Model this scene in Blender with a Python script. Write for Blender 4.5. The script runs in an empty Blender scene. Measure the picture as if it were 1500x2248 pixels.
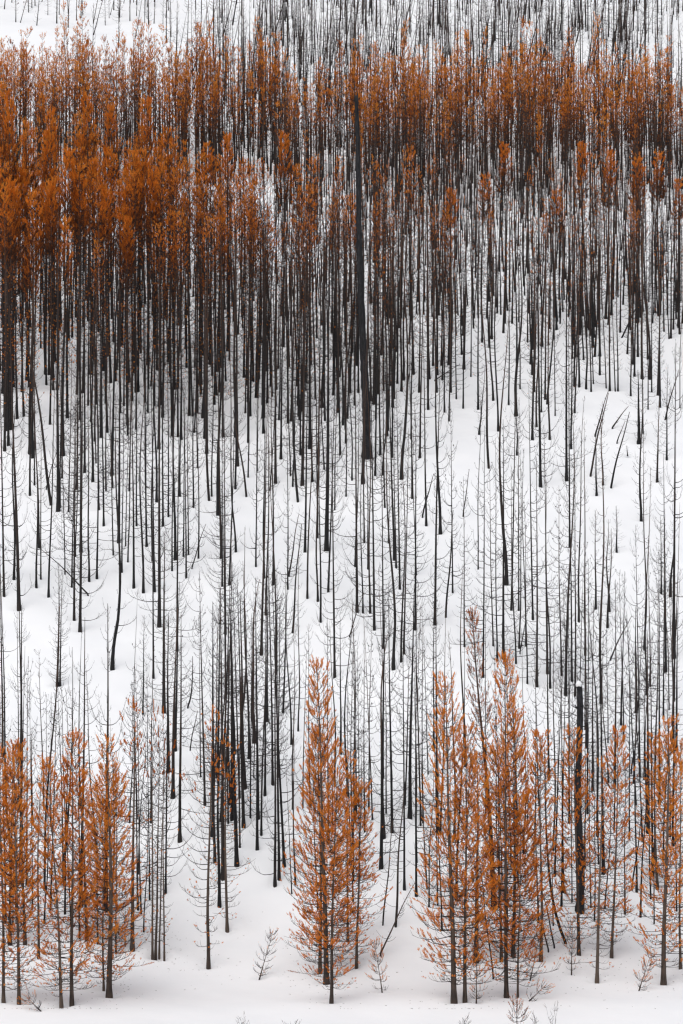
import bpy, math, random
import numpy as np

SC = bpy.context.scene
COL = SC.collection
RNG = np.random.default_rng(11)
random.seed(11)

# ------------------------------------------------------------------ camera
F = 6840.0                      # focal length in pixels of the 1500 x 2248 photograph
CX, CY = 750.0, 1124.0
cam = bpy.data.cameras.new("camera")
cam.sensor_fit = 'VERTICAL'
cam.sensor_height = 24.0
cam.sensor_width = 24.0
cam.lens = F / 2248.0 * 24.0
cam.clip_start = 1.0
cam.clip_end = 3000.0
camo = bpy.data.objects.new("camera", cam)
camo.location = (0, 0, 0)
camo.rotation_euler = (math.radians(90), 0, 0)
COL.objects.link(camo)
SC.camera = camo

# ------------------------------------------------------------------ sky, sun, exposure
SUN_EL, SUN_AZ = math.radians(58), math.radians(205)   # azimuth from +Y clockwise
w = bpy.data.worlds.new("World")
SC.world = w
w.use_nodes = True
nt = w.node_tree
nt.nodes.clear()
wo = nt.nodes.new('ShaderNodeOutputWorld')
bg = nt.nodes.new('ShaderNodeBackground')
sky = nt.nodes.new('ShaderNodeTexSky')
sky.sky_type = 'NISHITA'
sky.sun_disc = False
sky.sun_elevation = SUN_EL
sky.sun_rotation = SUN_AZ
sky.air_density = 1.0
sky.dust_density = 4.0
sky.ozone_density = 1.0
hs = nt.nodes.new('ShaderNodeHueSaturation')            # cloud cover greys the blue out
hs.inputs['Saturation'].default_value = 0.5
nt.links.new(sky.outputs[0], hs.inputs['Color'])
nt.links.new(hs.outputs[0], bg.inputs['Color'])
bg.inputs['Strength'].default_value = 0.085
nt.links.new(bg.outputs[0], wo.inputs['Surface'])

sl = bpy.data.lights.new("sun", 'SUN')
sl.energy = 1.5
sl.angle = math.radians(75)
sl.color = (1.0, 0.995, 0.985)
so = bpy.data.objects.new("sun", sl)
so.location = (0, -60, 120)
so.rotation_euler = (math.radians(90) - SUN_EL, 0, math.pi - SUN_AZ)
COL.objects.link(so)

SC.view_settings.view_transform = 'Standard'
SC.view_settings.look = 'None'
SC.view_settings.gamma = 1.0
SC.view_settings.exposure = 0.17
SC.cycles.use_denoising = True
SC.cycles.denoiser = 'OPENIMAGEDENOISE'
SC.cycles.denoising_input_passes = 'RGB_ALBEDO_NORMAL'
SC.cycles.denoising_prefilter = 'ACCURATE'
SC.cycles.max_bounces = 5
SC.cycles.diffuse_bounces = 3
SC.cycles.transmission_bounces = 2
SC.cycles.filter_width = 1.3


# ------------------------------------------------------------------ materials
def new_mat(name):
    m = bpy.data.materials.new(name)
    m.use_nodes = True
    n = m.node_tree
    b = n.nodes['Principled BSDF']
    return m, n, b


def ramp(n, stops):
    r = n.nodes.new('ShaderNodeValToRGB')
    e = r.color_ramp.elements
    while len(e) < len(stops):
        e.new(0.5)
    for k, (p, c) in enumerate(stops):
        e[k].position = p
        e[k].color = (*c, 1)
    return r


def noise(n, scale, detail=3.0, mapscale=None):
    tc = n.nodes.new('ShaderNodeTexCoord')
    t = n.nodes.new('ShaderNodeTexNoise')
    t.inputs['Scale'].default_value = scale
    t.inputs['Detail'].default_value = detail
    if mapscale:
        mp = n.nodes.new('ShaderNodeMapping')
        mp.inputs['Scale'].default_value = mapscale
        n.links.new(tc.outputs['Object'], mp.inputs['Vector'])
        n.links.new(mp.outputs[0], t.inputs['Vector'])
    else:
        n.links.new(tc.outputs['Object'], t.inputs['Vector'])
    return t


def math_node(n, op, a, b):
    q = n.nodes.new('ShaderNodeMath')
    q.operation = op
    for i, v in enumerate((a, b)):
        if isinstance(v, (int, float)):
            q.inputs[i].default_value = v
        else:
            n.links.new(v, q.inputs[i])
    return q.outputs[0]


def mat_snow():
    m, n, b = new_mat("snow")
    t = noise(n, 0.35, 4)
    r = ramp(n, [(0.3, (0.86, 0.87, 0.885)), (0.7, (0.90, 0.905, 0.915))])
    n.links.new(t.outputs['Fac'], r.inputs['Fac'])
    n.links.new(r.outputs[0], b.inputs['Base Color'])
    b.inputs['Roughness'].default_value = 0.85
    b.inputs['Specular IOR Level'].default_value = 0.15
    t2 = noise(n, 1.6, 6)
    bp = n.nodes.new('ShaderNodeBump')
    bp.inputs['Strength'].default_value = 0.16
    bp.inputs['Distance'].default_value = 0.10
    n.links.new(t2.outputs['Fac'], bp.inputs['Height'])
    n.links.new(bp.outputs[0], b.inputs['Normal'])
    return m


def mat_bark(name, stops, vary=0.5):
    """Bark whose burnt state is stored per point as 'char' (1 charcoal, 0 unburnt bark)."""
    m, n, b = new_mat(name)
    at = n.nodes.new('ShaderNodeAttribute')
    at.attribute_name = 'char'
    t = noise(n, 3.0, 4, (5, 5, 0.8))
    oi = n.nodes.new('ShaderNodeObjectInfo')
    v = math_node(n, 'MULTIPLY', math_node(n, 'SUBTRACT', t.outputs['Fac'], 0.5), vary * 2)
    v2 = math_node(n, 'MULTIPLY', math_node(n, 'SUBTRACT', oi.outputs['Random'], 0.5), vary * 0.7)
    s = math_node(n, 'ADD', math_node(n, 'ADD', at.outputs['Fac'], v), v2)
    r = ramp(n, stops)
    n.links.new(s, r.inputs['Fac'])
    n.links.new(r.outputs[0], b.inputs['Base Color'])
    b.inputs['Roughness'].default_value = 0.8
    b.inputs['Specular IOR Level'].default_value = 0.3
    t3 = noise(n, 9.0, 4, (3, 3, 1))
    bp = n.nodes.new('ShaderNodeBump')
    bp.inputs['Strength'].default_value = 0.6
    bp.inputs['Distance'].default_value = 0.03
    n.links.new(t3.outputs['Fac'], bp.inputs['Height'])
    n.links.new(bp.outputs[0], b.inputs['Normal'])
    return m


def mat_needles(name, stops):
    """Dead needles; 'scorch' per tuft: 0 bright orange, 1 burnt brown."""
    m, n, b = new_mat(name)
    at = n.nodes.new('ShaderNodeAttribute')
    at.attribute_name = 'scorch'
    geo = n.nodes.new('ShaderNodeNewGeometry')
    oi = n.nodes.new('ShaderNodeObjectInfo')
    v = math_node(n, 'MULTIPLY', math_node(n, 'SUBTRACT', geo.outputs['Random Per Island'], 0.5), 0.22)
    v2 = math_node(n, 'MULTIPLY', math_node(n, 'SUBTRACT', oi.outputs['Random'], 0.5), 0.18)
    s = math_node(n, 'ADD', math_node(n, 'ADD', at.outputs['Fac'], v), v2)
    r = ramp(n, stops)
    n.links.new(s, r.inputs['Fac'])
    n.links.new(r.outputs[0], b.inputs['Base Color'])
    b.inputs['Roughness'].default_value = 0.6
    b.inputs['Specular IOR Level'].default_value = 0.2
    tr = n.nodes.new('ShaderNodeBsdfTranslucent')
    n.links.new(r.outputs[0], tr.inputs['Color'])
    mx = n.nodes.new('ShaderNodeMixShader')
    mx.inputs[0].default_value = 0.5
    out = n.nodes['Material Output']
    n.links.new(b.outputs[0], mx.inputs[1])
    n.links.new(tr.outputs[0], mx.inputs[2])
    n.links.new(mx.outputs[0], out.inputs['Surface'])
    return m


M_SNOW = mat_snow()
M_CHAR = mat_bark("charred_bark", [(0.0, (0.115, 0.060, 0.038)), (0.4, (0.050, 0.032, 0.025)), (0.75, (0.022, 0.018, 0.017)), (1.0, (0.011, 0.011, 0.012))], 0.65)
M_BARK = mat_bark("grey_brown_bark", [(0.0, (0.15, 0.12, 0.10)), (0.3, (0.10, 0.072, 0.055)), (0.7, (0.045, 0.033, 0.028)), (1.0, (0.018, 0.016, 0.016))], 0.6)
M_TWIG = mat_bark("burnt_twigs", [(0.0, (0.05, 0.028, 0.020)), (0.6, (0.020, 0.015, 0.014)), (1.0, (0.010, 0.009, 0.010))], 0.4)
M_SNAG = mat_bark("charcoal", [(0.0, (0.035, 0.036, 0.04)), (0.5, (0.016, 0.016, 0.018)), (1.0, (0.006, 0.006, 0.007))], 1.1)
M_NEED = mat_needles("orange_needles", [(0.0, (0.88, 0.355, 0.050)), (0.32, (0.76, 0.222, 0.020)), (0.62, (0.34, 0.095, 0.018)), (0.85, (0.14, 0.054, 0.025)), (1.0, (0.075, 0.036, 0.024))])


# ------------------------------------------------------------------ ground
G = 0.3098
_w = [(0.20, 0.0, 27.0, 0.4), (0.18, 19.0, 33.0, 1.7), (0.14, 15.0, -28.0, 2.9), (0.02, 3.9, 7.3, 0.3), (0.015, -4.7, 6.1, 1.1), (0.008, 2.1, 2.7, 2.2)]


def height(x, d):
    x = np.asarray(x, float)
    d = np.asarray(d, float)
    t = (d - 120.0) / 1.6
    z = -18.5 + G * 1.6 * np.logaddexp(0.0, np.clip(t, -60, 600))
    for a, lx, ld, p in _w:
        z = z + a * np.sin((x / lx if lx else 0.0) * 6.283 + d / ld * 6.283 + p) * np.clip((d - 108) / 25 + 0.2, 0.2, 1)
    z = z + 0.26 * np.exp(-((d - 115.6 - 0.7 * np.sin(x * 0.35)) / 2.6) ** 2) * (0.7 + 0.5 * np.sin(x * 0.42 + 1))
    return z


_DD = np.arange(104.0, 640.0, 0.2)


def place(px, py):
    """The point of the snow slope seen at a pixel of the photograph."""
    x = (px - CX) / F * _DD
    yy = CY - F * height(x, _DD) / _DD
    k = np.nonzero(yy <= py)[0]
    k = k[0] if len(k) else len(_DD) - 1
    if k > 0:
        a, b = yy[k - 1], yy[k]
        f = (a - py) / max(1e-6, a - b)
        d = _DD[k - 1] + 0.2 * min(1, max(0, f))
    else:
        d = _DD[0]
    X = (px - CX) / F * d
    return X, d, float(height(X, d))


# ------------------------------------------------------------------ mesh builder
class MB:
    def __init__(self):
        self.v, self.f, self.a, self.m, self.n = [], [], [], [], 0

    def add(self, v, f, a=0.0, mat=0):
        v = np.asarray(v, float).reshape(-1, 3)
        f = np.asarray(f, int).reshape(-1, 3)
        self.v.append(v)
        self.f.append(f + self.n)
        self.a.append(np.broadcast_to(np.asarray(a, float), (len(v),)).copy())
        self.m.append(np.full(len(f), mat, int))
        self.n += len(v)

    def tube(self, p, r, sides=4, a=0.0, mat=0, cap=True):
        p = np.asarray(p, float)
        n = len(p)
        r = np.broadcast_to(np.asarray(r, float), (n,))
        t = np.gradient(p, axis=0)
        t /= np.linalg.norm(t, axis=1, keepdims=True) + 1e-9
        ref = np.array([1.0, 0.03, 0.02]) if abs(t[0, 2]) > 0.7 else np.array([0.02, 0.03, 1.0])
        u = np.cross(t, ref)
        u /= np.linalg.norm(u, axis=1, keepdims=True) + 1e-9
        w_ = np.cross(t, u)
        an = np.arange(sides) / sides * 2 * np.pi
        ring = (u[:, None, :] * np.cos(an)[None, :, None] + w_[:, None, :] * np.sin(an)[None, :, None]) * r[:, None, None] + p[:, None, :]
        i = np.arange(n - 1)[:, None] * sides
        j = np.arange(sides)[None, :]
        j2 = (j + 1) % sides
        A, B, C_, D = i + j, i + j2, i + sides + j2, i + sides + j
        f = np.concatenate([np.stack([A, B, C_], -1).reshape(-1, 3), np.stack([A, C_, D], -1).reshape(-1, 3)])
        at = np.repeat(np.broadcast_to(np.asarray(a, float), (n,)), sides)
        V = ring.reshape(-1, 3)
        if cap:
            k = (n - 1) * sides
            V = np.concatenate([V, p[-1:] + t[-1:] * r[-1]])
            at = np.append(at, at[-1])
            f = np.concatenate([f, np.array([[k + q, k + (q + 1) % sides, n * sides] for q in range(sides)])])
        self.add(V, f, at, mat)

    def cones(self, pts, r=0.03, a=1.0, mat=0):
        if not len(pts):
            return
        o = np.array([[1, 0, 0], [-1, 0, 0], [0, 1, 0], [0, -1, 0], [0, 0, 1.5], [0, 0, -1.3]]) * r
        fc = np.array([[0, 2, 4], [2, 1, 4], [1, 3, 4], [3, 0, 4], [2, 0, 5], [1, 2, 5], [3, 1, 5], [0, 3, 5]])
        for q in pts:
            self.add(o * RNG.uniform(0.7, 1.25) + q, fc, a, mat)

    def needles(self, p0, p1, count, ln, wd, a, mat=0, spread=(0.55, 1.15)):
        """One tuft: `count` needles round the twig p0-p1, each a narrow blade pointing forward and outward."""
        ax = p1 - p0
        L = np.linalg.norm(ax) + 1e-9
        ax = ax / L
        ref = np.array([0.3, 0.2, 1.0]) if abs(ax[2]) < 0.8 else np.array([1.0, 0.2, 0.1])
        u = np.cross(ax, ref)
        u /= np.linalg.norm(u)
        q = np.cross(ax, u)
        s = RNG.random(count)
        th = RNG.uniform(*spread, count)
        th = np.where(s > 0.9, th * 0.4, th)
        ph = RNG.uniform(0, 2 * np.pi, count)
        rad = u * np.cos(ph)[:, None] + q * np.sin(ph)[:, None]
        dr = ax * np.cos(th)[:, None] + rad * np.sin(th)[:, None]
        b = p0 + ax * (s * L)[:, None]
        l = ln * RNG.uniform(0.7, 1.2, count)
        tan = np.cross(dr, RNG.normal(size=(count, 3)))
        tan /= np.linalg.norm(tan, axis=1, keepdims=True) + 1e-9
        V = np.stack([b - tan * wd / 2, b + tan * wd / 2, b + dr * l[:, None]], 1).reshape(-1, 3)
        self.add(V, np.arange(3 * count).reshape(-1, 3), a, mat)

    def arrays(self):
        if not self.v:
            return np.zeros((0, 3)), np.zeros((0, 3), int), np.zeros(0), np.zeros(0, int)
        return np.concatenate(self.v), np.concatenate(self.f), np.concatenate(self.a), np.concatenate(self.m)

    def mesh(self, name, mats, attr, smooth=True):
        return make_mesh(name, *self.arrays(), mats, attr, smooth)


def make_mesh(name, V, Fc, A, Mi, mats, attr, smooth=True):
    me = bpy.data.meshes.new(name)
    me.vertices.add(len(V))
    me.vertices.foreach_set('co', V.astype(np.float32).ravel())
    nf = len(Fc)
    me.loops.add(nf * 3)
    me.loops.foreach_set('vertex_index', Fc.astype(np.int32).ravel())
    me.polygons.add(nf)
    me.polygons.foreach_set('loop_start', (np.arange(nf) * 3).astype(np.int32))
    me.polygons.foreach_set('material_index', Mi.astype(np.int32))
    me.polygons.foreach_set('use_smooth', np.full(nf, smooth))
    for an in (attr if isinstance(attr, (list, tuple)) else [attr]):
        at = me.attributes.new(an, 'FLOAT', 'POINT')
        at.data.foreach_set('value', A.astype(np.float32))
    for m in mats:
        me.materials.append(m)
    me.update(calc_edges=True)
    return me


# ------------------------------------------------------------------ tree shapes
def trunk_line(H, bend, n=26, sweep=0.0):
    t = np.linspace(0, 1, n)
    z = t * H
    x = bend * (np.sin(t * 3.1 + RNG.uniform(0, 6)) * 0.5 + np.sin(t * 8 + RNG.uniform(0, 6)) * 0.16)
    y = bend * (np.sin(t * 2.7 + RNG.uniform(0, 6)) * 0.5 + np.sin(t * 7 + RNG.uniform(0, 6)) * 0.16)
    x = (x - x[0]) * np.minimum(1, t * 6) + sweep * (1 - np.exp(-t * 9))
    y = (y - y[0]) * np.minimum(1, t * 6)
    p = np.stack([x, y, z], 1)
    p0 = p[:1] - np.array([[sweep * 0.25, 0, 0.5]])
    return np.concatenate([p0, p])


def at_height(line, z):
    return np.array([np.interp(z, line[:, 2], line[:, 0]), np.interp(z, line[:, 2], line[:, 1]), z])


def branch_pts(p0, az, L, droop, up, n, wob=0.03):
    u = np.linspace(0, 1, n)
    h = L * u ** (1 - 0.1 * up) * (1 - 0.18 * up * u)
    z = L * (-droop * u + up * u ** 2.3)
    side = np.cumsum(RNG.normal(0, wob * L, n)) * u
    dx, dy = math.cos(az), math.sin(az)
    return p0 + np.stack([dx * h - dy * side, dy * h + dx * side, z], 1)


def radii(H, R, line, top=0.12):
    t = np.clip(line[:, 2] / H, 0, 1)
    r = R * (1 - (1 - top) * t ** 0.9)
    r = r * (1 + 0.28 * np.exp(-np.clip(line[:, 2], 0, None) / 0.25))
    return r


def burnt_shape(H, R, kind, detail=2):
    """trunk MB, branches MB of a pine burnt bare.  kind: open / slim / young"""
    tr, br = MB(), MB()
    bend = {'open': 0.12, 'slim': 0.20, 'young': 0.16}[kind] * H / 11 * RNG.choice([0.5, 1.0, 1.7])
    gap_az, gap_w = RNG.uniform(0, 6.28), RNG.choice([0, 0.6, 1.1])
    gaps = [(q, q + RNG.uniform(0.04, 0.12)) for q in RNG.uniform(0.05, 0.85, 3)]
    up0 = RNG.uniform(-0.15, 0.2)
    n = 30 if detail == 2 else 8
    line = trunk_line(H, bend, n)
    rr = radii(H, R, line)
    if detail == 2:
        rr = rr * (1 + RNG.normal(0, 0.035, len(rr)))
    tr.tube(line, rr, 8 if detail == 2 else 4, a=np.clip(1.0 - 0.75 * line[:, 2] / H, 0, 1) if kind != 'open' else 0.95 - 0.4 * line[:, 2] / H)
    z = {'open': 0.05, 'slim': 0.12, 'young': 0.04}[kind] * H
    cones = []
    step = {'open': 0.42, 'slim': 0.44, 'young': 0.28}[kind] * (1 if detail == 2 else 1.35)
    while z < H * 0.985:
        t = z / H
        if kind == 'open':
            Lm = 1.9 * (1 - t) ** 0.7 * min(1, 0.65 + t * 2.5) + 0.16
        elif kind == 'slim':
            Lm = (0.95 if t < 0.6 else 0.8) * (1 - t) ** 0.5 + 0.10
        else:
            Lm = 0.85 * (1 - t) ** 0.6 + 0.12
        nb = RNG.integers(2, 4) if kind != 'slim' else RNG.integers(1, 4)
        a0 = RNG.uniform(0, 6.28)
        for k in range(nb):
            if kind == 'slim' and RNG.random() < 0.25:
                continue
            if any(g0 < t < g1 for g0, g1 in gaps) and RNG.random() < 0.75:
                continue
            L = Lm * RNG.uniform(0.35, 1.25)
            if RNG.random() < 0.18:
                L *= 0.3                                    # snapped limb
            if kind == 'slim' and RNG.random() < 0.35:
                L *= 0.4
            az = a0 + k * 6.28 / nb + RNG.uniform(-0.5, 0.5)
            if abs((az - gap_az + 3.14) % 6.28 - 3.14) < gap_w and t < 0.75:
                continue
            p0 = at_height(line, z + RNG.uniform(-0.16, 0.16))
            up = 0.42 + up0 + 0.75 * t + RNG.uniform(-0.3, 0.3)
            dr = 0.16 * (1 - t) - 0.30 * max(0, t - 0.5) + RNG.uniform(-0.08, 0.10)
            r0 = (0.0075 + 0.0095 * L) * (1 if detail == 2 else 1.35)
            m = 7 if detail == 2 else 4
            P = branch_pts(p0, az, L, dr, up, m, 0.05)
            br.tube(P, np.linspace(r0, 0.004, m), 3, a=RNG.uniform(0.3, 1), cap=False)
            nt_ = int(L * (4.6 if detail == 2 else 1.6))
            for q in range(nt_):
                u = RNG.uniform(0.35, 0.98)
                i = min(m - 2, int(u * (m - 1)))
                f = u * (m - 1) - i
                b = P[i] * (1 - f) + P[i + 1] * f
                tw = branch_pts(b, az + RNG.choice([-1, 1]) * RNG.uniform(0.4, 1.1), L * RNG.uniform(0.14, 0.34), -0.1, 0.6 + 0.4 * t, 4 if detail == 2 else 3, 0.05)
                br.tube(tw, np.linspace(0.0058, 0.0035, len(tw)) * (1 if detail == 2 else 1.5), 3, a=RNG.uniform(0.2, 1), cap=False)
                if detail == 2 and t > 0.35 and RNG.random() < 0.10:
                    cones.append(tw[-1])
            if detail == 2 and t > 0.3 and RNG.random() < 0.18:
                cones.append(P[-1] if RNG.random() < 0.5 else P[RNG.integers(2, m)])
        z += step * RNG.uniform(0.6, 1.4)
    br.cones(cones, 0.026)
    return tr, br


def live_shape(H, R, base_t, half, dens, scorch0=0.15, scorch1=0.35, tuft=1.0, detail=2, bare=0.35, kind='front', nl=0.075, nw=0.014, ncount=130, twigs=1.0):
    """trunk, branches, needles of a pine killed by heat that still holds its orange needles"""
    tr, br, nd = MB(), MB(), MB()
    n = 30 if detail == 2 else 9
    line = trunk_line(H, 0.14 * H / 12, n)
    t_ = np.clip(line[:, 2] / H, 0, 1)
    if kind == 'front':
        ch = np.clip(0.55 - 0.8 * t_, 0.08, 1)
    else:
        ch = np.clip(1.0 - 1.05 * t_, 0.15, 1)
    tr.tube(line, radii(H, R, line, 0.10), 8 if detail == 2 else 4, a=ch)
    z = (0.06 if kind == 'front' else 0.16) * H
    step = (0.27 if kind == 'front' else 0.34) * (1.0 if detail == 2 else 1.6)
    while z < H * 0.992:
        t = z / H
        if t < base_t:                                   # below the crown: bare dead twigs
            if kind == 'front':
                Lm = half * (0.45 + 0.75 * t / max(base_t, 0.01))
            else:
                Lm = 0.62
            cover = 0.0
        else:
            s = (t - base_t) / (1 - base_t)
            Lm = half * ((1.03 - s) ** 1.0 if kind == 'front' else (1.02 - s) ** 0.72) * min(1.0, 0.80 + 0.9 * s) + (0.16 if kind == 'front' else 0.12)
            cover = min(1.0, 0.55 + 1.2 * s)
        nb = RNG.integers(3, 6) if detail == 2 and twigs > 0.9 else RNG.integers(2, 4)
        a0 = RNG.uniform(0, 6.28)
        for k in range(nb):
            L = Lm * RNG.choice([RNG.uniform(0.35, 0.8), RNG.uniform(0.75, 1.2)])
            if cover == 0 and RNG.random() < 0.3:
                L *= 0.5
            az = a0 + k * 6.28 / nb + RNG.uniform(-0.45, 0.45)
            p0 = at_height(line, min(H, z + RNG.uniform(-0.06, 0.06)))
            up = (0.26 if kind == 'front' else 0.40) + 0.70 * t + RNG.uniform(-0.16, 0.2)
            dr = 0.22 * (1 - t) - 0.45 * max(0, t - 0.45) + RNG.uniform(-0.08, 0.10)
            m = 7 if detail == 2 else 4
            P = branch_pts(p0, az, L, dr, up, m)
            br.tube(P, np.linspace(0.008 + 0.0075 * L, 0.0045, m), 3, a=RNG.uniform(0.2, 0.9), cap=False)
            sc = np.clip(scorch0 + (scorch1 - scorch0) * (1 - (t - base_t) / max(0.05, 1 - base_t)) + RNG.normal(0, 0.10), 0, 1)
            tips = []
            e = P[-1] - P[-2]
            e /= np.linalg.norm(e) + 1e-9
            tips.append((P[-1] - e * 0.10 * tuft, P[-1] + e * RNG.uniform(0.08, 0.20) * tuft, 1.0))
            ns = int(RNG.poisson(twigs * (2.6 + 3.4 * L) * (1.0 if detail == 2 else 0.45)))
            for q in range(ns):
                u = RNG.uniform(0.30, 1.0) if kind == 'front' else RNG.uniform(0.15, 1.0)
                i = min(m - 2, int(u * (m - 1)))
                f = u * (m - 1) - i
                b = P[i] * (1 - f) + P[i + 1] * f
                l = RNG.uniform(0.12, 0.30) * (0.6 + 0.4 * L) + 0.04
                tw = branch_pts(b, az + RNG.choice([-1, 1]) * RNG.uniform(0.35, 1.1), l, -0.25, 0.5 + 0.5 * t, 3, 0.06)
                br.tube(tw, np.linspace(0.006, 0.004, 3), 3, a=RNG.uniform(0.1, 0.8), cap=False)
                e2 = tw[-1] - tw[-2]
                e2 /= np.linalg.norm(e2) + 1e-9
                tips.append((tw[-1] - e2 * 0.05 * tuft, tw[-1] + e2 * RNG.uniform(0.05, 0.14) * tuft, 0.75))
            for (a, b, wgt) in tips:
                if cover > 0 and RNG.random() < dens * cover:
                    cnt = max(4, int(ncount * wgt * RNG.uniform(0.5, 1.25)))
                    nd.needles(a, b, cnt, nl, nw, np.clip(sc + RNG.normal(0, 0.07), 0, 1))
                elif RNG.random() < bare * (0.8 if kind == 'front' else 0.4):   # a few needles left in a star
                    nd.needles(b - (b - a) * 0.3, b, max(3, int(ncount * 0.22)), nl * 0.9, nw, np.clip(0.28 + RNG.normal(0, 0.15), 0, 1), spread=(0.5, 1.5))
        z += step * RNG.uniform(0.65, 1.35)
    top = at_height(line, H)
    nd.needles(top - np.array([0, 0, 0.35]), top + np.array([0, 0, 0.12]), int(ncount * 1.6), nl, nw, scorch0, spread=(0.35, 0.8))
    return tr, br, nd


# ------------------------------------------------------------------ things
def tag(o, label=None, cat=None, group=None, kind=None):
    if label:
        o['label'] = label
    if cat:
        o['category'] = cat
    if group:
        o['group'] = group
    if kind:
        o['kind'] = kind
    return o


def link(name, me, parent=None):
    o = bpy.data.objects.new(name, me)
    COL.objects.link(o)
    if parent:
        o.parent = parent
    return o


def empty(name):
    o = bpy.data.objects.new(name, None)
    o.empty_display_size = 0.3
    COL.objects.link(o)
    return o


class Kind:
    """meshes of one tree shape, shared by all trees of that shape"""
    def __init__(self, H, R, mt, mb, me=None):
        self.H, self.R, self.mt, self.mb, self.me = H, R, mt, mb, me


def plant(name, kd, px, py, Hm, Rm, label, cat, group=None, lean=(0, 0), rz=None, wide=None):
    X, d, z = place(px, py)
    root = empty(name)
    root.location = (X, d, z)
    k = Hm / kd.H
    root.rotation_euler = (lean[1], lean[0], 0)
    yaw = RNG.uniform(0, 6.28) if rz is None else rz
    wd = (wide if wide is not None else k)
    kt = Rm / kd.R
    for nm, me, sx in (('trunk', kd.mt, kt), ('bare_crown' if kd.me is None or kd in K_WISP or kd in K_SPARSE else 'branch_sprays', kd.mb, wd), ('crown', kd.me, wd)):
        if me is None:
            continue
        o = link(nm, me, root)
        o.rotation_euler = (0, 0, yaw)
        o.scale = (sx, sx, k)
    tag(root, label, cat, group)
    WELLS.append((X, d, max(0.10, Rm)))
    return root


WELLS = []
QUEUE, STUFF_N = [], []


def burnt(kl, px, py, Hm, Rm, label, group, lean, wide, sure=False):
    QUEUE.append((Hm * Rm * px_scale(px, py) ** 2 * (50 if sure else 1), len(QUEUE), (kl, px, py, Hm, Rm, label, group, lean, wide)))


def px_scale(px, py):
    X, d, z = place(px, py)
    return F / d


# ---- shapes
K_OPEN, K_SLIM, K_YOUNG, K_FULL, K_THINO, K_SPARSE, K_SCO, K_TAIL = [], [], [], [], [], [], [], []
for i in range(7):
    t, b = burnt_shape(13, 0.11, 'open')
    K_OPEN.append(Kind(13, 0.11, t.mesh('burnt_trunk', [M_CHAR], 'char'), b.mesh('burnt_branches', [M_TWIG], 'char')))
for i in range(10):
    t, b = burnt_shape(11, 0.06, 'slim')
    K_SLIM.append(Kind(11, 0.06, t.mesh('burnt_trunk', [M_CHAR], 'char'), b.mesh('burnt_branches', [M_TWIG], 'char')))
for i in range(7):
    t, b = burnt_shape(8, 0.045, 'young')
    K_YOUNG.append(Kind(8, 0.045, t.mesh('burnt_trunk', [M_CHAR], 'char'), b.mesh('burnt_branches', [M_TWIG], 'char')))


def live_kind(lst, count, bark, **kw):
    for i in range(count):
        t, b, nd = live_shape(**kw)
        lst.append(Kind(kw['H'], kw['R'], t.mesh('pine_trunk', [bark], 'char'), b.mesh('pine_branches', [M_TWIG], 'char'), nd.mesh('pine_needles', [M_NEED], 'scorch', False)))


live_kind(K_FULL, 6, M_BARK, H=12, R=0.11, base_t=0.10, half=1.75, dens=0.42, bare=0.50, scorch0=0.0, scorch1=0.20, tuft=2.0)
live_kind(K_THINO, 4, M_BARK, H=10, R=0.07, base_t=0.2, half=1.05, dens=0.36, scorch0=0.02, scorch1=0.26, tuft=1.7)
live_kind(K_SPARSE, 3, M_BARK, H=10, R=0.07, base_t=0.55, half=1.5, dens=0.30, bare=0.30, scorch0=0.15, scorch1=0.4, twigs=0.55)
K_WISP = []
live_kind(K_WISP, 3, M_BARK, H=9, R=0.04, base_t=0.7, half=0.75, dens=0.16, bare=0.10, scorch0=0.25, scorch1=0.5, twigs=0.35)
live_kind(K_SCO, 6, M_CHAR, H=14, R=0.085, base_t=0.60, half=0.58, dens=0.62, bare=0.2, scorch0=0.10, scorch1=1.0, kind='tall', nl=0.085, nw=0.024, ncount=30)
K_FEW = []
live_kind(K_FEW, 5, M_CHAR, H=12, R=0.075, base_t=0.55, half=0.62, dens=0.2, bare=0.08, scorch0=0.30, scorch1=0.95, kind='tall', nl=0.08, nw=0.022, ncount=24, twigs=0.8)
live_kind(K_TAIL, 4, M_CHAR, H=15, R=0.09, base_t=0.66, half=0.66, dens=0.82, bare=0.2, scorch0=0.0, scorch1=0.95, kind='tall', tuft=1.8, nl=0.10, nw=0.026, ncount=60)

K_RUST = []
live_kind(K_RUST, 2, M_CHAR, H=13, R=0.11, base_t=0.45, half=0.95, dens=0.6, bare=0.2, scorch0=0.42, scorch1=0.62, tuft=1.3, ncount=60)

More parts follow.
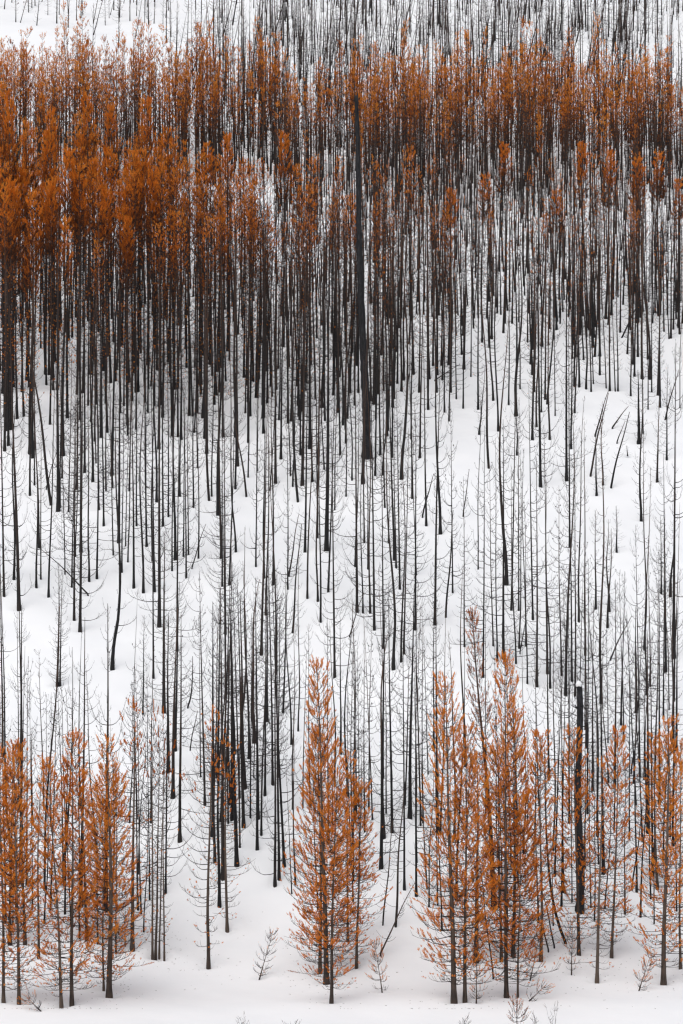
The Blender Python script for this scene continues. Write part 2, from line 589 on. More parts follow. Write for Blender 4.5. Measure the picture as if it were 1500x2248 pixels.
# ------------------------------------------------------------------ catalogue: roots read off the photograph (x y [trunk width])
FRONT = [
    # x, base y, top y, width px, kind, top x, label
    (8, 2195, 1650, 8, 'full', 4, "orange pine cut by the left photo edge at the foot of the slope"),
    (42, 2199, 1667, 8, 'thin', 36, "slender grey-trunked pine with few orange tufts, near the left photo edge"),
    (22, 2068, 1640, 8, 'thin', 24, "orange pine behind the slender grey trunk near the left photo edge"),
    (55, 2066, 1640, 8, 'thin', 50, "thin dark-trunked orange pine just right of the slender grey trunk"),
    (85, 2097, 1660, 6, 'sparse', 92, "thin bare-stemmed pine with small rust tufts left of the orange pair"),
    (135, 2206, 1672, 8, 'full', 108, "front orange pine with a full skirt of branches, left one of the pair"),
    (158, 2201, 1612, 9, 'thin', 152, "front orange pine with open wiry top, right one of the left pair"),
    (191, 2058, 1690, 7, 'thin', 184, "dense orange pine between the wiry-topped pair and the thick grey trunk"),
    (215, 2066, 1720, 4, 'thin', 212, "thin rust stem just left of the thick grey-trunked orange pine"),
    (228, 2170, 1760, 5, 'thin', 222, "thin brown stem touching the left of the thick grey-trunked orange pine"),
    (240, 2187, 1628, 13, 'full', 234, "orange pine with the thickest grey trunk in the left front group"),
    (291, 2081, 1537, 9, 'sparse', 291, "tall dark pine with rust tufts low down, right of the thick grey trunk"),
    (255, 2087, 1700, 4, 'thin', 252, "thin stem standing behind the right side of the thick grey trunk"),
    (335, 2099, 1545, 5, 'sparse', 335, "first of four thin bare stems right of the left orange group"),
    (342, 2094, 1600, 6, 'sparse', 347, "second of four thin bare stems right of the left orange group"),
    (350, 2091, 1630, 4, 'sparse', 356, "third of four thin bare stems right of the left orange group"),
    (361, 2102, 1560, 4, 'sparse', 360, "last of four thin bare stems, standing clear on open snow"),
    (458, 2120, 1565, 8, 'sparse', 463, "lone brown-trunked pine with bare curved limbs and a single orange tip"),
    (499, 2039, 1620, 7, 'sparse', 487, "dark pine with rusty tufts behind the lone brown-trunked pine"),
    (703, 2130, 1600, 8, 'full', 700, "dark-trunked orange pine at the left back of the central group"),
    (717, 2155, 1458, 12, 'full', 701, "tallest orange pine of the central group, with a pointed top"),
    (728, 2198, 1690, 8, 'full', 742, "slim grey-trunked orange pine at the very front of the central group"),
    (783, 2119, 1720, 7, 'thin', 787, "smaller orange pine on the right of the central group"),
    (764, 2060, 1660, 6, 'thin', 755, "narrow orange pine just behind the central group's tall tree"),
    (997, 2197, 1493, 13, 'full', 977, "big orange pine with a foxtail spire top, leaning slightly, right of centre"),
    (1021, 2195, 1600, 9, 'full', 1018, "orange pine close against the right of the foxtail-spired pine"),
    (1045, 2106, 1660, 11, 'full', 1050, "dense orange pine behind the foxtail-spired pine and its neighbour"),
    (1085, 1990, 1340, 12, 'rust', 1040, "tall rusty-brown topped pine behind the two big orange pines"),
    (1112, 2187, 1445, 10, 'full', 1103, "tall narrow orange pine with grey lower trunk, right of the foxtail-spired pine"),
    (1101, 2104, 1640, 7, 'thin', 1096, "narrow orange pine half hidden left behind the tall narrow one"),
    (1137, 2186, 1740, 5, 'thin', 1140, "thin orange stem at the right foot of the tall narrow pine"),
    (1127, 2095, 1560, 9, 'full', 1130, "orange pine behind and right of the tall narrow grey-trunked pine"),
    (1188, 2104, 1622, 8, 'thin', 1190, "brownish orange pine standing before the curved leaning stem"),
    (1182, 2017, 1660, 5, 'sparse', 1178, "thin rusty stem behind the brownish orange pine"),
    (1271, 2090, 1605, 8, 'full', 1264, "dense orange pine directly before the broken black snag"),
    (1311, 2152, 1668, 8, 'sparse', 1320, "front pine with grey trunk and bare curved lower limbs, right of the snag"),
    (1343, 2096, 1612, 7, 'thin', 1358, "sparse orange pine just right of the one with bare curved limbs"),
    (1372, 2000, 1660, 4, 'sparse', 1375, "thin rust stem between the sparse pine and the right front pine"),
    (1457, 2157, 1583, 12, 'full', 1461, "full orange pine with dark thick trunk near the right photo edge"),
    (1443, 1945, 1620, 7, 'thin', 1436, "orange pine standing uphill behind the full pine near the right edge"),
    (1494, 2120, 1640, 6, 'thin', 1492, "narrow orange pine cut by the right photo edge"),
]
SAPLINGS = [
    # x, base y, top x, top y, orange, label
    (571, 2145, 598, 2047, 0.12, "leaning bare sapling alone on open snow left of the central group"),
    (839, 2177, 824, 2070, 0.9, "small upright orange sapling right of the central orange group"),
    (1046, 2199, 1050, 2060, 0.9, "small orange sapling at the foot of the two big pines"),
    (1255, 2135, 1259, 2020, 0.35, "small sparse sapling in front of the broken snag"),
    (1404, 2172, 1428, 2095, 0.9, "leaning orange sapling left of the full pine near the right edge"),
    (1166, 2194, 1192, 2168, 0.5, "tiny reddish sapling leaning low over the snow, below centre right"),
    (1165, 2148, 1186, 2040, 0.6, "thin leaning rust sapling right of the tall narrow orange pine"),
    (1136, 2262, 1134, 2206, 1.0, "dark rust sapling top at the bottom edge of the photo"),
    (275, 2072, 276, 1960, 0.4, "thin rust sapling behind the thick grey-trunked orange pine"),
    (85, 2215, 60, 2190, 0.7, "tiny bent sapling with brown tufts beside the slender grey trunk"),
    (943, 1973, 943, 1830, 0.6, "thin orange sapling left behind the foxtail-spired pine"),
]
LEAN = [  # leaning bare stems: x, base y, top x, top y, width, curve, label
    (869, 2030, 888, 1740, 6, 0, "dark leaning stem on the snow, left of the foxtail-spired pine"),
    (841, 2027, 862, 1800, 4, 0, "thin curved bare stem right of the central orange group"),
    (836, 2093, 914, 1935, 4, 0, "thin bare stem leaning far right across the snow, right of the central group"),
    (1241, 2067, 1196, 1640, 7, 1, "brown trunk that leans left then bends upright, left of the snag"),
    (1217, 2076, 1188, 1950, 4, 0, "thin stem leaning left beside the bent brown trunk"),
    (1204, 2084, 1182, 2000, 4, 0, "thin short stem leaning left behind the brownish orange pine"),
    (1083, 2144, 1055, 1900, 4, 0, "thin rust stem leaning left between the big orange pines"),
    (1388, 1945, 1412, 1760, 4, 0, "thin dark stem leaning right behind the sparse orange pine"),
    (98, 1950, 136, 1330, 6, 0, "dark burnt pine leaning right, behind the left orange group"),
    (112, 1105, 60, 720, 7, 0, "burnt pine leaning left beside the thick trunk on the left slope"),
    (102, 1071, 124, 990, 3, 0, "short thin burnt stem leaning right against the left-leaning pine"),
    (193, 1304, 92, 1205, 4, 0, "long thin dead stem fallen sideways against the trunks on the left slope"),
    (541, 1087, 512, 900, 5, 0, "brown dead stem leaning left on open snow, upper middle slope"),
    (654, 1098, 640, 560, 6, 1, "slim burnt pine with a bent foot on the upper middle slope"),
    (459, 1095, 450, 620, 6, 1, "burnt pine with a wavy trunk on the upper middle slope"),
    (422, 1245, 452, 1150, 3, 0, "thin dead stem leaning right on open snow, left of centre"),
    (643, 1385, 662, 1150, 5, 0, "burnt stem leaning right, left of the central slope"),
    (635, 1261, 656, 1130, 4, 0, "thin stem leaning right, above the central orange group"),
    (979, 1352, 994, 1120, 5, 0, "slim dark pine leaning right on the central open snow"),
    (768, 1395, 800, 1300, 3, 0, "thin dead stem leaning right above the central orange group"),
    (413, 1550, 424, 1440, 4, 1, "short curved dead stem on open snow left of the dense clump"),
    (418, 1643, 434, 1560, 3, 0, "short thin dead stem leaning right left of the dense clump"),
    (1017, 1131, 1030, 1030, 3, 0, "thin short stem leaning right on the open snow right of centre"),
    (928, 1132, 952, 1040, 4, 0, "dark stem leaning right against a slim burnt pine, centre"),
    (1073, 1024, 1055, 660, 6, 0, "burnt pine tilting slightly left on the open snow right of centre"),
    (1297, 1042, 1337, 862, 5, 0, "long burnt stem leaning right on the upper right open snow"),
    (1307, 955, 1336, 858, 4, 0, "short burnt stem leaning right, uphill of the long leaning one"),
    (1345, 938, 1380, 892, 4, 0, "short stump-like stem leaning hard right on upper right snow"),
    (1342, 1068, 1381, 905, 5, 0, "burnt stem leaning right with a kink, rightmost of the leaning group"),
    (1355, 970, 1372, 925, 3, 0, "short thin dead stem behind the kinked leaning stem"),
    (1461, 920, 1490, 812, 4, 0, "thin burnt stem leaning right near the right photo edge"),
    (1341, 1446, 1388, 1352, 4, 0, "dead stem leaning far right on the snow, right side mid slope"),
    (1386, 1693, 1402, 1600, 4, 0, "short leaning stem behind the right front orange pines"),
    (1142, 1432, 1154, 1360, 3, 0, "thin short dead stem leaning right among slim burnt pines"),
    (955, 835, 1010, 800, 3, 0, "dead stem lying almost flat on snow in the dense stand"),
    (894, 855, 905, 790, 3, 0, "short thin dead stem leaning right in the dense stand"),
    (1365, 742, 1420, 640, 4, 0, "fallen dead stem leaning far right inside the right dense stand"),
]
SMALL = [  # small burnt pines with their own heights: x, base y, top y, width
    (1310, 1084, 950, 5), (1324, 1061, 880, 4), (1408, 1140, 850, 6), (1443, 1054, 880, 5), (1464, 1005, 800, 4),
    (1354, 1208, 1110, 4), (1452, 1299, 1130, 4), (1403, 970, 812, 8), (126, 1500, 1235, 6), (132, 1500, 1255, 4),
    (314, 1562, 1350, 4), (1378, 1000, 978, 3), (853, 1188, 1040, 3), (1052, 951, 800, 4), (1135, 995, 860, 4),
    (1338, 1338, 1140, 5), (1334, 1373, 1160, 5), (1308, 1332, 1120, 5), (71, 1800, 1600, 5), (1472, 1305, 1140, 6),
    (233, 1990, 1325, 10), (178, 1985, 1355, 8), (140, 1930, 1420, 6), (1302, 1726, 1580, 4), (1313, 1673, 1520, 4),
]
BURNT = """
98 2020 4;143 2000 5;25 1900 7;48 1830 7;46 1670 8;6 1655 6;360 1560 9;370 1690 8;364 1954 5;395 1842 9;380 1746 9;385 1643 7;310 2000 4
450 1761 6;496 1526 5;482 1984 8;490 1924 10;472 1887 7;520 1895 10;565 1859 7;604 1939 7;613 1925 7;624 1896 7;537 1726 10;526 1746 5;550 1788 4;535 1810 8;574 1827 5;582 1740 6;587 1580 6;599 1717 6
559 1626 10;640 1629 5;510 1794 8;567 1791 7;486 1797 7;643 1770 4;681 1766 4;468 1830 10;497 1700 6;505 1760 6;478 1700 7;515 1650 6;530 1600 6;547 1660 6;610 1700 5;655 1600 4;622 1560 5
763 1741 6;842 1702 4;837 1901 9;842 1834 10;861 1822 7;848 1786 3;900 1791 10;924 1792 5;929 1798 4;961 1827 8;810 1775 3;818 1800 3;801 1820 4;914 1961 6;888 1947 6;998 1835 6;1022 1677 6;1002 1970 6;780 1800 5;735 1720 5;748 1650 6;940 1700 4;952 1640 4
1335 1631 5;1370 1629 4;1301 1726 5;1312 1829 6;1382 1835 4;1398 1950 5;1423 1822 9;1485 1643 7;1242 1522 7;1263 1523 5;1325 1912 8;1433 1913 6;1233 1983 5;1237 1952 6;1215 1860 5;1150 1868 4;1250 1800 5;1256 1974 3;1205 1700 6;1478 1850 6;1448 1760 6;1405 1700 5;1350 1720 6;1290 1780 5;1218 1917 5
9 1304 6;31 1268 6;42 1335 9;80 1285 5;90 1272 3;86 1200 5;107 1306 5;143 1261 3;158 1284 4;163 1357 6;176 1382 8;166 1222 4;178 1208 7;196 1272 5;213 1266 5;261 1187 7;249 1219 3;268 1252 4;276 1199 4;281 1234 3;294 1286 6;315 1297 6;322 1195 5;335 1227 5;340 1295 5;350 1372 9;337 1484 5;247 1465 9
378 1248 4;389 1424 6;385 1225 7;403 1217 4;409 1264 4;414 1216 3;436 1221 4;486 1222 6;488 1282 4;504 1279 5;518 1208 5;495 1387 6;562 1239 4;584 1345 5;580 1264 5;574 1432 7;600 1279 5;632 1288 4;675 1309 5;670 1208 6;698 1315 5;704 1360 5;721 1294 5;717 1206 11;697 1178 5;735 1482 6;607 1475 5
784 1338 7;780 1240 4;797 1340 4;800 1188 4;808 1250 3;813 1341 5;822 1378 6;842 1418 5;866 1226 6;870 1247 3;878 1289 5;881 1448 5;887 1430 5;864 1465 8;912 1378 6;914 1262 4;955 1367 7;967 1168 7;994 1297 4;1050 1250 3;1105 1441 7;1112 1279 9;1123 1334 5;1061 1482 5;1083 1418 3;1092 1446 4;1020 1420 3
1133 1452 4;1140 1418 4;1155 1413 4;1158 1501 3;1170 1355 5;1179 1503 6;1202 1474 6;1208 1506 5;1233 1484 3;1251 1197 5;1256 1490 5;1271 1360 5;1415 1422 5;1285 1433 5;1139 1334 4;1397 1560 7;1420 1520 5;1480 1440 8;1462 1470 6;1320 1540 7
66 1083 5;76 1065 3;128 1119 9;132 1110 4;136 1050 3;151 1124 4;169 1070 5;186 1033 6;204 1053 6;211 1017 3;217 1115 5;246 1040 7;233 1073 4;248 1070 3;284 1078 3;344 1097 6;479 1127 8;465 1085 4;434 1028 3;517 1069 5;522 1019 6;545 1048 3;565 1034 3;605 1057 7;617 1003 6;593 1077 3;638 1045 3;643 1064 4;664 1061 8;686 1053 5;699 1014 5;712 1031 3
797 1058 8;773 1050 4;824 1040 5;840 1039 4;882 1048 8;861 1000 5;922 1001 5;1187 1065 7;1244 1051 7;300 1150 4;228 1150 5;370 1130 4;395 1085 5;425 1110 4;320 1075 4;358 1150 5;735 1120 4;760 1090 3;905 1090 4;936 1150 5;845 1110 4
"""
TALL = """
22 940 11;38 916 6;66 992 8;72 1001 6;50 856 4;8 850 7;102 842 5;110 928 5;138 996 9;148 915 7;232 883 4;280 931 6;282 838 9;298 856 5;318 880 5;325 902 4;349 982 7;354 884 4;272 888 4;378 955 6;380 906 5;391 956 5;399 962 4;433 903 6;427 950 3
454 992 7;442 843 6;490 957 5;545 967 5;539 904 4;562 870 5;587 881 5;550 904 3;654 888 5;655 911 4;681 911 5;707 892 7;732 865 5;753 929 5;758 943 3;779 887 5;787 861 5;835 994 5;825 918 4;815 878 5;852 942 5;903 960 4;940 892 4;976 902 4;986 922 4;1002 876 3;1017 893 4;1034 827 3;1050 896 5;1083 876 5;1094 944 5;1117 886 4
1133 911 8;1142 854 4;1169 962 6;1173 860 5;1178 933 5;1189 905 4;1197 874 5;1202 884 5;1207 961 5;1219 913 4;1254 981 5;1262 903 4;1261 844 5;1272 846 5;1287 853 5;1298 857 4;1303 843 3;1331 851 4;1339 855 5;1351 859 3;1357 859 4;1317 820 5;1385 866 4;1393 826 5;1412 952 4;1445 868 6;1449 891 5;1431 861 3;1427 829 7;1423 899 3;1493 896 4
"""


def cat_list(s):
    out = []
    for tok in s.replace('\n', ';').split(';'):
        q = tok.split()
        if len(q) == 3:
            out.append(tuple(float(v) for v in q))
    return out


def pct(px, py):
    return f"{px / 15:.1f}% across, {py / 22.48:.1f}% down"


_TX = [-80, 0, 120, 200, 260, 330, 420, 520, 560, 650, 750, 1000, 1230, 1600]
_TY = [210, 225, 260, 235, 315, 245, 325, 335, 350, 350, 330, 330, 330, 330]


def cap_height(px, py, H, s, spread=110):
    """keep the lower stand's tops below the line they reach in the photograph"""
    return max(3.5, min(H, (py - np.interp(px, _TX, _TY) - RNG.uniform(0, spread)) / s))


def scatter(n, x0, x1, y0, y1, gap, keep=lambda x, y: True):
    out = []
    tries = 0
    while len(out) < n and tries < n * 40:
        tries += 1
        x, y = RNG.uniform(x0, x1), RNG.uniform(y0, y1)
        if not keep(x, y):
            continue
        if any(abs(x - a) < gap and abs(y - b) < gap * 2.5 for a, b in out):
            continue
        out.append((x, y))
    return out


# front trees
for (bx, by, ty, wp, kd, tx, lab) in FRONT:
    s = px_scale(bx, by)
    H = (by - ty) / s
    k = {'full': K_FULL, 'thin': K_THINO, 'sparse': K_SPARSE, 'rust': K_RUST}[kd]
    kk = k[int(RNG.integers(len(k)))]
    wide = {'full': 0.72 + 0.28 * min(1.2, H / 12), 'thin': 0.85 + 0.25 * H / 10, 'sparse': 0.55 + 0.35 * H / 10, 'rust': 0.72}[kd]
    if kd == 'sparse' and wp < 7:
        kk = K_WISP[int(RNG.integers(3))]
        wide = 0.8
    o = plant('orange_pine', kk, bx, by, H, max(0.025, wp / s / 2), lab, 'pine', 'orange-needled pines along the foot of the slope', lean=(math.atan2(tx - bx, by - ty), 0), wide=wide)
for (px, py, tx, ty, og, lab) in SAPLINGS:
    s = px_scale(px, min(py, 2246))
    L = math.hypot(tx - px, py - ty) / s
    t, b, nd = live_shape(L, 0.022, 0.1, 0.30, og, bare=0.25, ncount=26, scorch0=0.12 if py < 2240 else 0.6, scorch1=0.25 if py < 2240 else 0.8, nl=0.05, nw=0.012)
    X, d, z = place(px, py)
    r = empty('pine_sapling')
    r.location = (X, d, z)
    r.rotation_euler = (0, math.atan2(tx - px, py - ty), 0)
    link('trunk', t.mesh('sapling_trunk', [M_BARK], 'char'), r)
    link('branches', b.mesh('sapling_branches', [M_TWIG], 'char'), r)
    link('crown', nd.mesh('sapling_needles', [M_NEED], 'scorch', False), r)
    tag(r, lab, 'sapling', 'young pines at the foot of the slope')
    WELLS.append((X, d, 0.06))

# leaning and bent stems: each its own trunk
for (px, py, tx, ty, wp, curve, lab) in LEAN:
    X, d, z = place(px, py)
    s = F / d
    dx, dz = (tx - px) / s, (py - ty) / s
    L = math.hypot(dx, dz)
    n = 16
    u = np.linspace(0, 1, n)
    if curve:
        xx = dx * (1 - np.exp(-u * 4.2)) / (1 - math.exp(-4.2))
    else:
        xx = dx * (u * 0.85 + 0.15 * u ** 2) + 0.04 * L * np.sin(u * 5 + px) * u * (1 - u)
    pts = np.stack([xx, 0.15 * L * u * math.sin(px), dz * u], 1)
    pts = np.concatenate([pts[:1] - (pts[1] - pts[0]) * 0.4 - np.array([[0, 0, 0.2]]), pts])
    t, b = MB(), MB()
    r0 = wp * 0.92 / s / 2
    t.tube(pts, np.linspace(r0 * 1.1, max(0.012, r0 * 0.3), n + 1), 7, a=np.linspace(0.9, 0.35, n + 1))
    for q in range(int(L * 5)):
        v = RNG.uniform(0.12, 0.98)
        p0 = np.array([np.interp(v, u, pts[1:, 0]), np.interp(v, u, pts[1:, 1]), dz * v])
        l = RNG.uniform(0.15, 0.75) * (1.1 - v * 0.6) * min(1, L / 4)
        br = branch_pts(p0, RNG.uniform(0, 6.28), l, RNG.uniform(-0.1, 0.2), RNG.uniform(0.2, 0.7), 5)
        b.tube(br, np.linspace(0.009, 0.0045, 5), 3, a=RNG.uniform(0.3, 1), cap=False)
    r = empty('leaning_stem')
    r.location = (X, d, z)
    link('trunk', t.mesh('leaning_trunk', [M_CHAR if py < 2000 else M_BARK], 'char'), r)
    link('bare_crown', b.mesh('leaning_twigs', [M_TWIG], 'char'), r)
    tag(r, lab, 'dead tree', 'leaning dead stems')
    WELLS.append((X, d, max(0.06, r0)))

# small burnt pines standing clear on open snow
for (px, py, ty, wp) in SMALL:
    s = px_scale(px, py)
    H = (py - ty) / s
    k = K_YOUNG if wp < 7 else K_OPEN
    burnt(k, px, py, H, wp / s / 2,
          f"short burnt pine standing clear on snow, its foot {pct(px, py)}" if py < 1500 else f"burnt pine with upcurved bare limbs, its foot {pct(px, py)}", 'bare burnt pines on the open lower slope',
          (RNG.normal(0, 0.012), 0), min(1.0, 0.35 + H / 9 * 0.6) if wp < 7 else 0.85, True)

# the bare burnt pines of the lower and middle slope
for (px, py, wp) in cat_list(BURNT):
    s = px_scale(px, py)
    dia = wp / s
    H = min(16.5, 6.4 + 42 * dia) * RNG.uniform(0.88, 1.12)
    if wp >= 7:
        k = K_OPEN if RNG.random() < 0.7 else K_SLIM
    elif wp <= 4:
        k = K_YOUNG if RNG.random() < 0.45 else K_SLIM
    else:
        k = K_SLIM if RNG.random() < 0.45 else K_OPEN
    H = cap_height(px, py, H, s, 200)
    if py > 1540:
        H = max(5.0, min(H, (py - RNG.uniform(1130, 1400)) / s))
    look = 'thick-trunked' if wp >= 8 else ('thin' if wp <= 4 else 'slim')
    zone = 'behind the orange pines' if py > 1650 else ('on the open mid slope' if py > 1150 else 'below the dense stand')
    burnt(k, px, py, H, dia * 0.46, f"{look} burnt pine {zone}, foot {pct(px, py)}",
          'bare burnt pines on the open lower slope', (RNG.normal(0, 0.014), RNG.normal(0, 0.01)), RNG.uniform(0.7, 1.0) * min(1, H / 10))

# thin burnt stems crowding behind the orange pines
for (px, py) in scatter(26, -5, 350, 1760, 2060, 8) + scatter(6, 440, 570, 1680, 1900, 6) + scatter(14, 640, 800, 1720, 2000, 8) + scatter(44, 880, 1500, 1740, 2040, 8) + scatter(16, 1200, 1500, 1480, 1760, 8):
    s = px_scale(px, py)
    wp = RNG.uniform(2.6, 4.6)
    k = K_YOUNG if RNG.random() < 0.6 else K_SLIM
    burnt(k, px, py, RNG.uniform(5.0, 10.0), wp / s / 2, f"thin twiggy burnt stem crowded behind others, foot {pct(px, py)}",
          'thin burnt stems crowding behind the orange pines', (RNG.normal(0, 0.02), RNG.normal(0, 0.01)), RNG.uniform(0.6, 0.95))

# tall pines with rusty tops at the lower edge of the dense stand
for (px, py, wp) in cat_list(TALL):
    s = px_scale(px, py)
    dia = wp / s
    rusty = px < 700 or RNG.random() < 0.6
    H = (15.5 if px < 560 else 13.0) * RNG.uniform(0.85, 1.08) * (0.78 + 0.04 * wp if wp < 6 else 1.0)
    if py > 820 and px > 1100:
        H *= 0.85
    H = cap_height(px, py, H, s, 120)
    k = (K_SCO if px < 700 else K_FEW) if rusty and wp >= 4 else K_SLIM
    if k is K_SCO and px < 330:
        k = K_TAIL
    lean = (RNG.normal(0, 0.012), RNG.normal(0, 0.01))
    if k is K_SLIM:
        burnt(k, px, py, H, dia * 0.46, f"bare burnt pine edging the dense stand, foot {pct(px, py)}", 'pines at the lower edge of the dense stand', lean, None)
    else:
        plant('scorched_pine', k[int(RNG.integers(len(k)))], px, py, H, dia * 0.46, f"tall scorched pine edging the dense stand, foot {pct(px, py)}", 'scorched pine',
              'pines at the lower edge of the dense stand', lean=lean)

# the 300 burnt pines that show largest are trees of their own; the thinnest of the rest join the mass
QUEUE.sort(key=lambda q: -q[0])
for n_, (_a, _i, (kl, px, py, Hm, Rm, label, group, lean, wide)) in enumerate(QUEUE):
    if n_ < 298:
        plant('burnt_pine', kl[int(RNG.integers(len(kl)))], px, py, Hm, Rm, label, 'burnt pine', group, lean=lean, wide=wide)
    else:
        STUFF_N.append((px, py, Hm, Rm, 0))

# the dense stand itself
pts = []


STUFF_B, STUFF_S = [], []     # (x, y, height, radius, shape) for the two far masses
ind = 0
clump = lambda x, y: 0.55 + 0.45 * math.sin(x * 0.021 + 1.3) * math.sin(y * 0.03 + x * 0.008)
stand = scatter(90, -60, 960, 850, 1010, 6, lambda x, y: RNG.random() < (1010 - y) / 130) + scatter(290, -60, 1560, 690, 860, 4, lambda x, y: RNG.random() < (0.5 + 0.5 * clump(x, y)) * (1 if x > 560 else 0.8) * (1.0 - 0.55 * (y - 690) / 170) and not (x > 1000 and y > 790 + 40 * math.sin(x * 0.05))) \
    + scatter(520, -60, 1560, 530, 700, 3, lambda x, y: RNG.random() < 0.4 + 0.6 * clump(x, y)) \
    + scatter(300, 600, 1560, 415, 550, 3) + scatter(90, -60, 640, 440, 540, 5)
stand.sort(key=lambda q: -q[1])
FIVE = [(1278, 690, 318, 6), (1330, 700, 335, 6), (1398, 706, 348, 7), (1448, 690, 335, 6), (1490, 715, 395, 6), (1222, 720, 420, 5), (1110, 660, 320, 5), (1057, 690, 385, 4), (985, 800, 420, 5), (620, 760, 300, 5), (8, 800, 185, 8), (200, 820, 218, 7), (325, 800, 222, 7), (455, 790, 318, 6), (500, 770, 300, 6), (60, 830, 270, 8), (120, 790, 245, 7), (235, 780, 240, 7), (20, 860, 225, 8), (370, 790, 285, 6), (100, 820, 450, 6), (30, 850, 470, 6)]
for (px, py, ty, wp) in FIVE:
    s = px_scale(px, py)
    plant('scorched_pine', K_TAIL[int(RNG.integers(len(K_TAIL)))], px, py, (py - ty) / s, wp / s / 2,
          f"pine with bright orange crown above the stand, tip {pct(px, ty)}", 'scorched pine', 'bright crowned pines in the dense stand', lean=(RNG.normal(0, 0.01), 0), wide=1.0)
for (px, py) in stand:
    s = px_scale(px, py)
    thin = RNG.random() < 0.38
    rusty = (not thin) or RNG.random() < 0.3
    H = RNG.uniform(10.5, 15.0) if px < 560 else RNG.uniform(9.0, 13.0)
    if thin:
        H *= 0.75
    H = cap_height(px, py, 16 if not thin else H * 1.2, s, 150 if px < 560 else 160)
    wp = RNG.uniform(3.0, 4.5) if thin else RNG.uniform(3.9, 6.8) * s / 34
    if rusty and ind < 190:
        ind += 1
        k = K_TAIL if (px < 300 and RNG.random() < 0.5) else (K_SCO if px < 560 or RNG.random() < 0.25 else K_FEW)
        plant('scorched_pine', k[int(RNG.integers(len(k)))], px, py, H, wp / s / 2, 'tall slim scorched pine with rusty needles near its top, inside the dense stand', 'scorched pine',
              'alike scorched pines of the dense stand', lean=(RNG.normal(0, 0.012), RNG.normal(0, 0.01)))
    elif rusty and (px < 560 or RNG.random() < 0.15):
        STUFF_S.append((px, py, H, wp / s / 2, 0))
    else:
        STUFF_B.append((px, py, H, wp / s / 2, 0))

# upper thicket (rusty crowns) and the burnt slope above it
for (px, py) in scatter(1450, -70, 1570, 300, 520, 2, lambda x, y: y < 410 or (x > 600 and RNG.random() < 0.75 * (530 - y) / 120)):
    s = px_scale(px, py)
    side = 1.02 + 0.12 * (px < 620) - 0.08 * (600 < px < 760)
    grp = 0.95 + 0.07 * math.sin(px * 0.045) + 0.06 * math.sin(px * 0.13 + 1)
    H = 8.8 * side * grp * (RNG.uniform(0.72, 1.06) if RNG.random() < 0.85 else RNG.uniform(1.0, 1.3))
    bare = 0.90 if py > 418 else (0.5 if (480 < px < 760 or px > 1440) else 0.12)
    if RNG.random() < bare:
        STUFF_B.append((px, py, H, 0.055, 0))
    else:
        STUFF_S.append((px, py, H, RNG.uniform(0.04, 0.07), 1))
for (px, py) in scatter(820, 450, 1580, 3, 300, 2, lambda x, y: RNG.random() < min(1, 0.2 + (x - 450) / 420) * clump(x * 1.3, y * 2) ** 1.5 * 1.2 and not (x > 1420 and 95 < y < 200 and RNG.random() < 0.8)):
    STUFF_B.append((px, py, RNG.uniform(4.5, 12.0), RNG.uniform(0.022, 0.058), 0))
for (px, py) in [(10, 20), (35, 48), (45, 50), (125, 40), (150, 30), (168, 45), (178, 40), (205, 52), (240, 40), (262, 48), (300, 35), (318, 50), (285, 18), (340, 15), (92, 5), (430, 22), (468, 48), (487, 40), (520, 10), (575, 40)]:
    STUFF_S.append((px, py, RNG.uniform(4, 8), 0.05, 1 if px < 400 else 2))

for (px, py) in scatter(120, 380, 800, 120, 300, 3) + scatter(22, 200, 700, 25, 110, 8):
    STUFF_B.append((px, py, RNG.uniform(6.0, 10.5), RNG.uniform(0.04, 0.07), 0))
for (px, py) in scatter(26, -10, 390, 2, 62, 6):
    (STUFF_S if RNG.random() < 0.6 else STUFF_B).append((px, py, RNG.uniform(4, 9), 0.055, RNG.choice([1, 2]) if False else 0))


def merge_far(name, items, shapes, mats, attr, label):
    VV, FF, AA, MM, n = [], [], [], [], 0
    for (px, py, H, R, sh) in items:
        V, Fc, A, Mi, H0, R0 = shapes[sh][int(RNG.integers(len(shapes[sh])))]
        X, d, z = place(px, py)
        an = RNG.uniform(0, 6.28)
        c, s_ = math.cos(an), math.sin(an)
        k = H / H0
        wd = k ** 0.6 * RNG.uniform(0.85, 1.15)
        x = (V[:, 0] * c - V[:, 1] * s_) * wd
        y = (V[:, 0] * s_ + V[:, 1] * c) * wd
        zz = V[:, 2] * k
        lx, ly = RNG.normal(0, 0.022), RNG.normal(0, 0.02)
        if py < 290 and RNG.random() < 0.22:
            lx = RNG.uniform(0.0, 0.28)
        VV.append(np.stack([x + lx * zz + X, y + ly * zz + d, zz + z], 1))
        FF.append(Fc + n)
        AA.append(np.clip(A + RNG.normal(0, 0.08), 0, 1))
        MM.append(Mi)
        n += len(V)
    me = make_mesh(name, np.concatenate(VV), np.concatenate(FF), np.concatenate(AA), np.concatenate(MM), mats, attr, True)
    return tag(link(name, me), label, 'forest', None, 'stuff')


def pack(parts, H, R):
    VV, FF, AA, MM, n = [], [], [], [], 0
    for i, mb in enumerate(parts):
        V, Fc, A, Mi = mb.arrays()
        VV.append(V)
        FF.append(Fc + n)
        AA.append(A)
        MM.append(np.full(len(Fc), i))
        n += len(V)
    return np.concatenate(VV), np.concatenate(FF), np.concatenate(AA), np.concatenate(MM), H, R


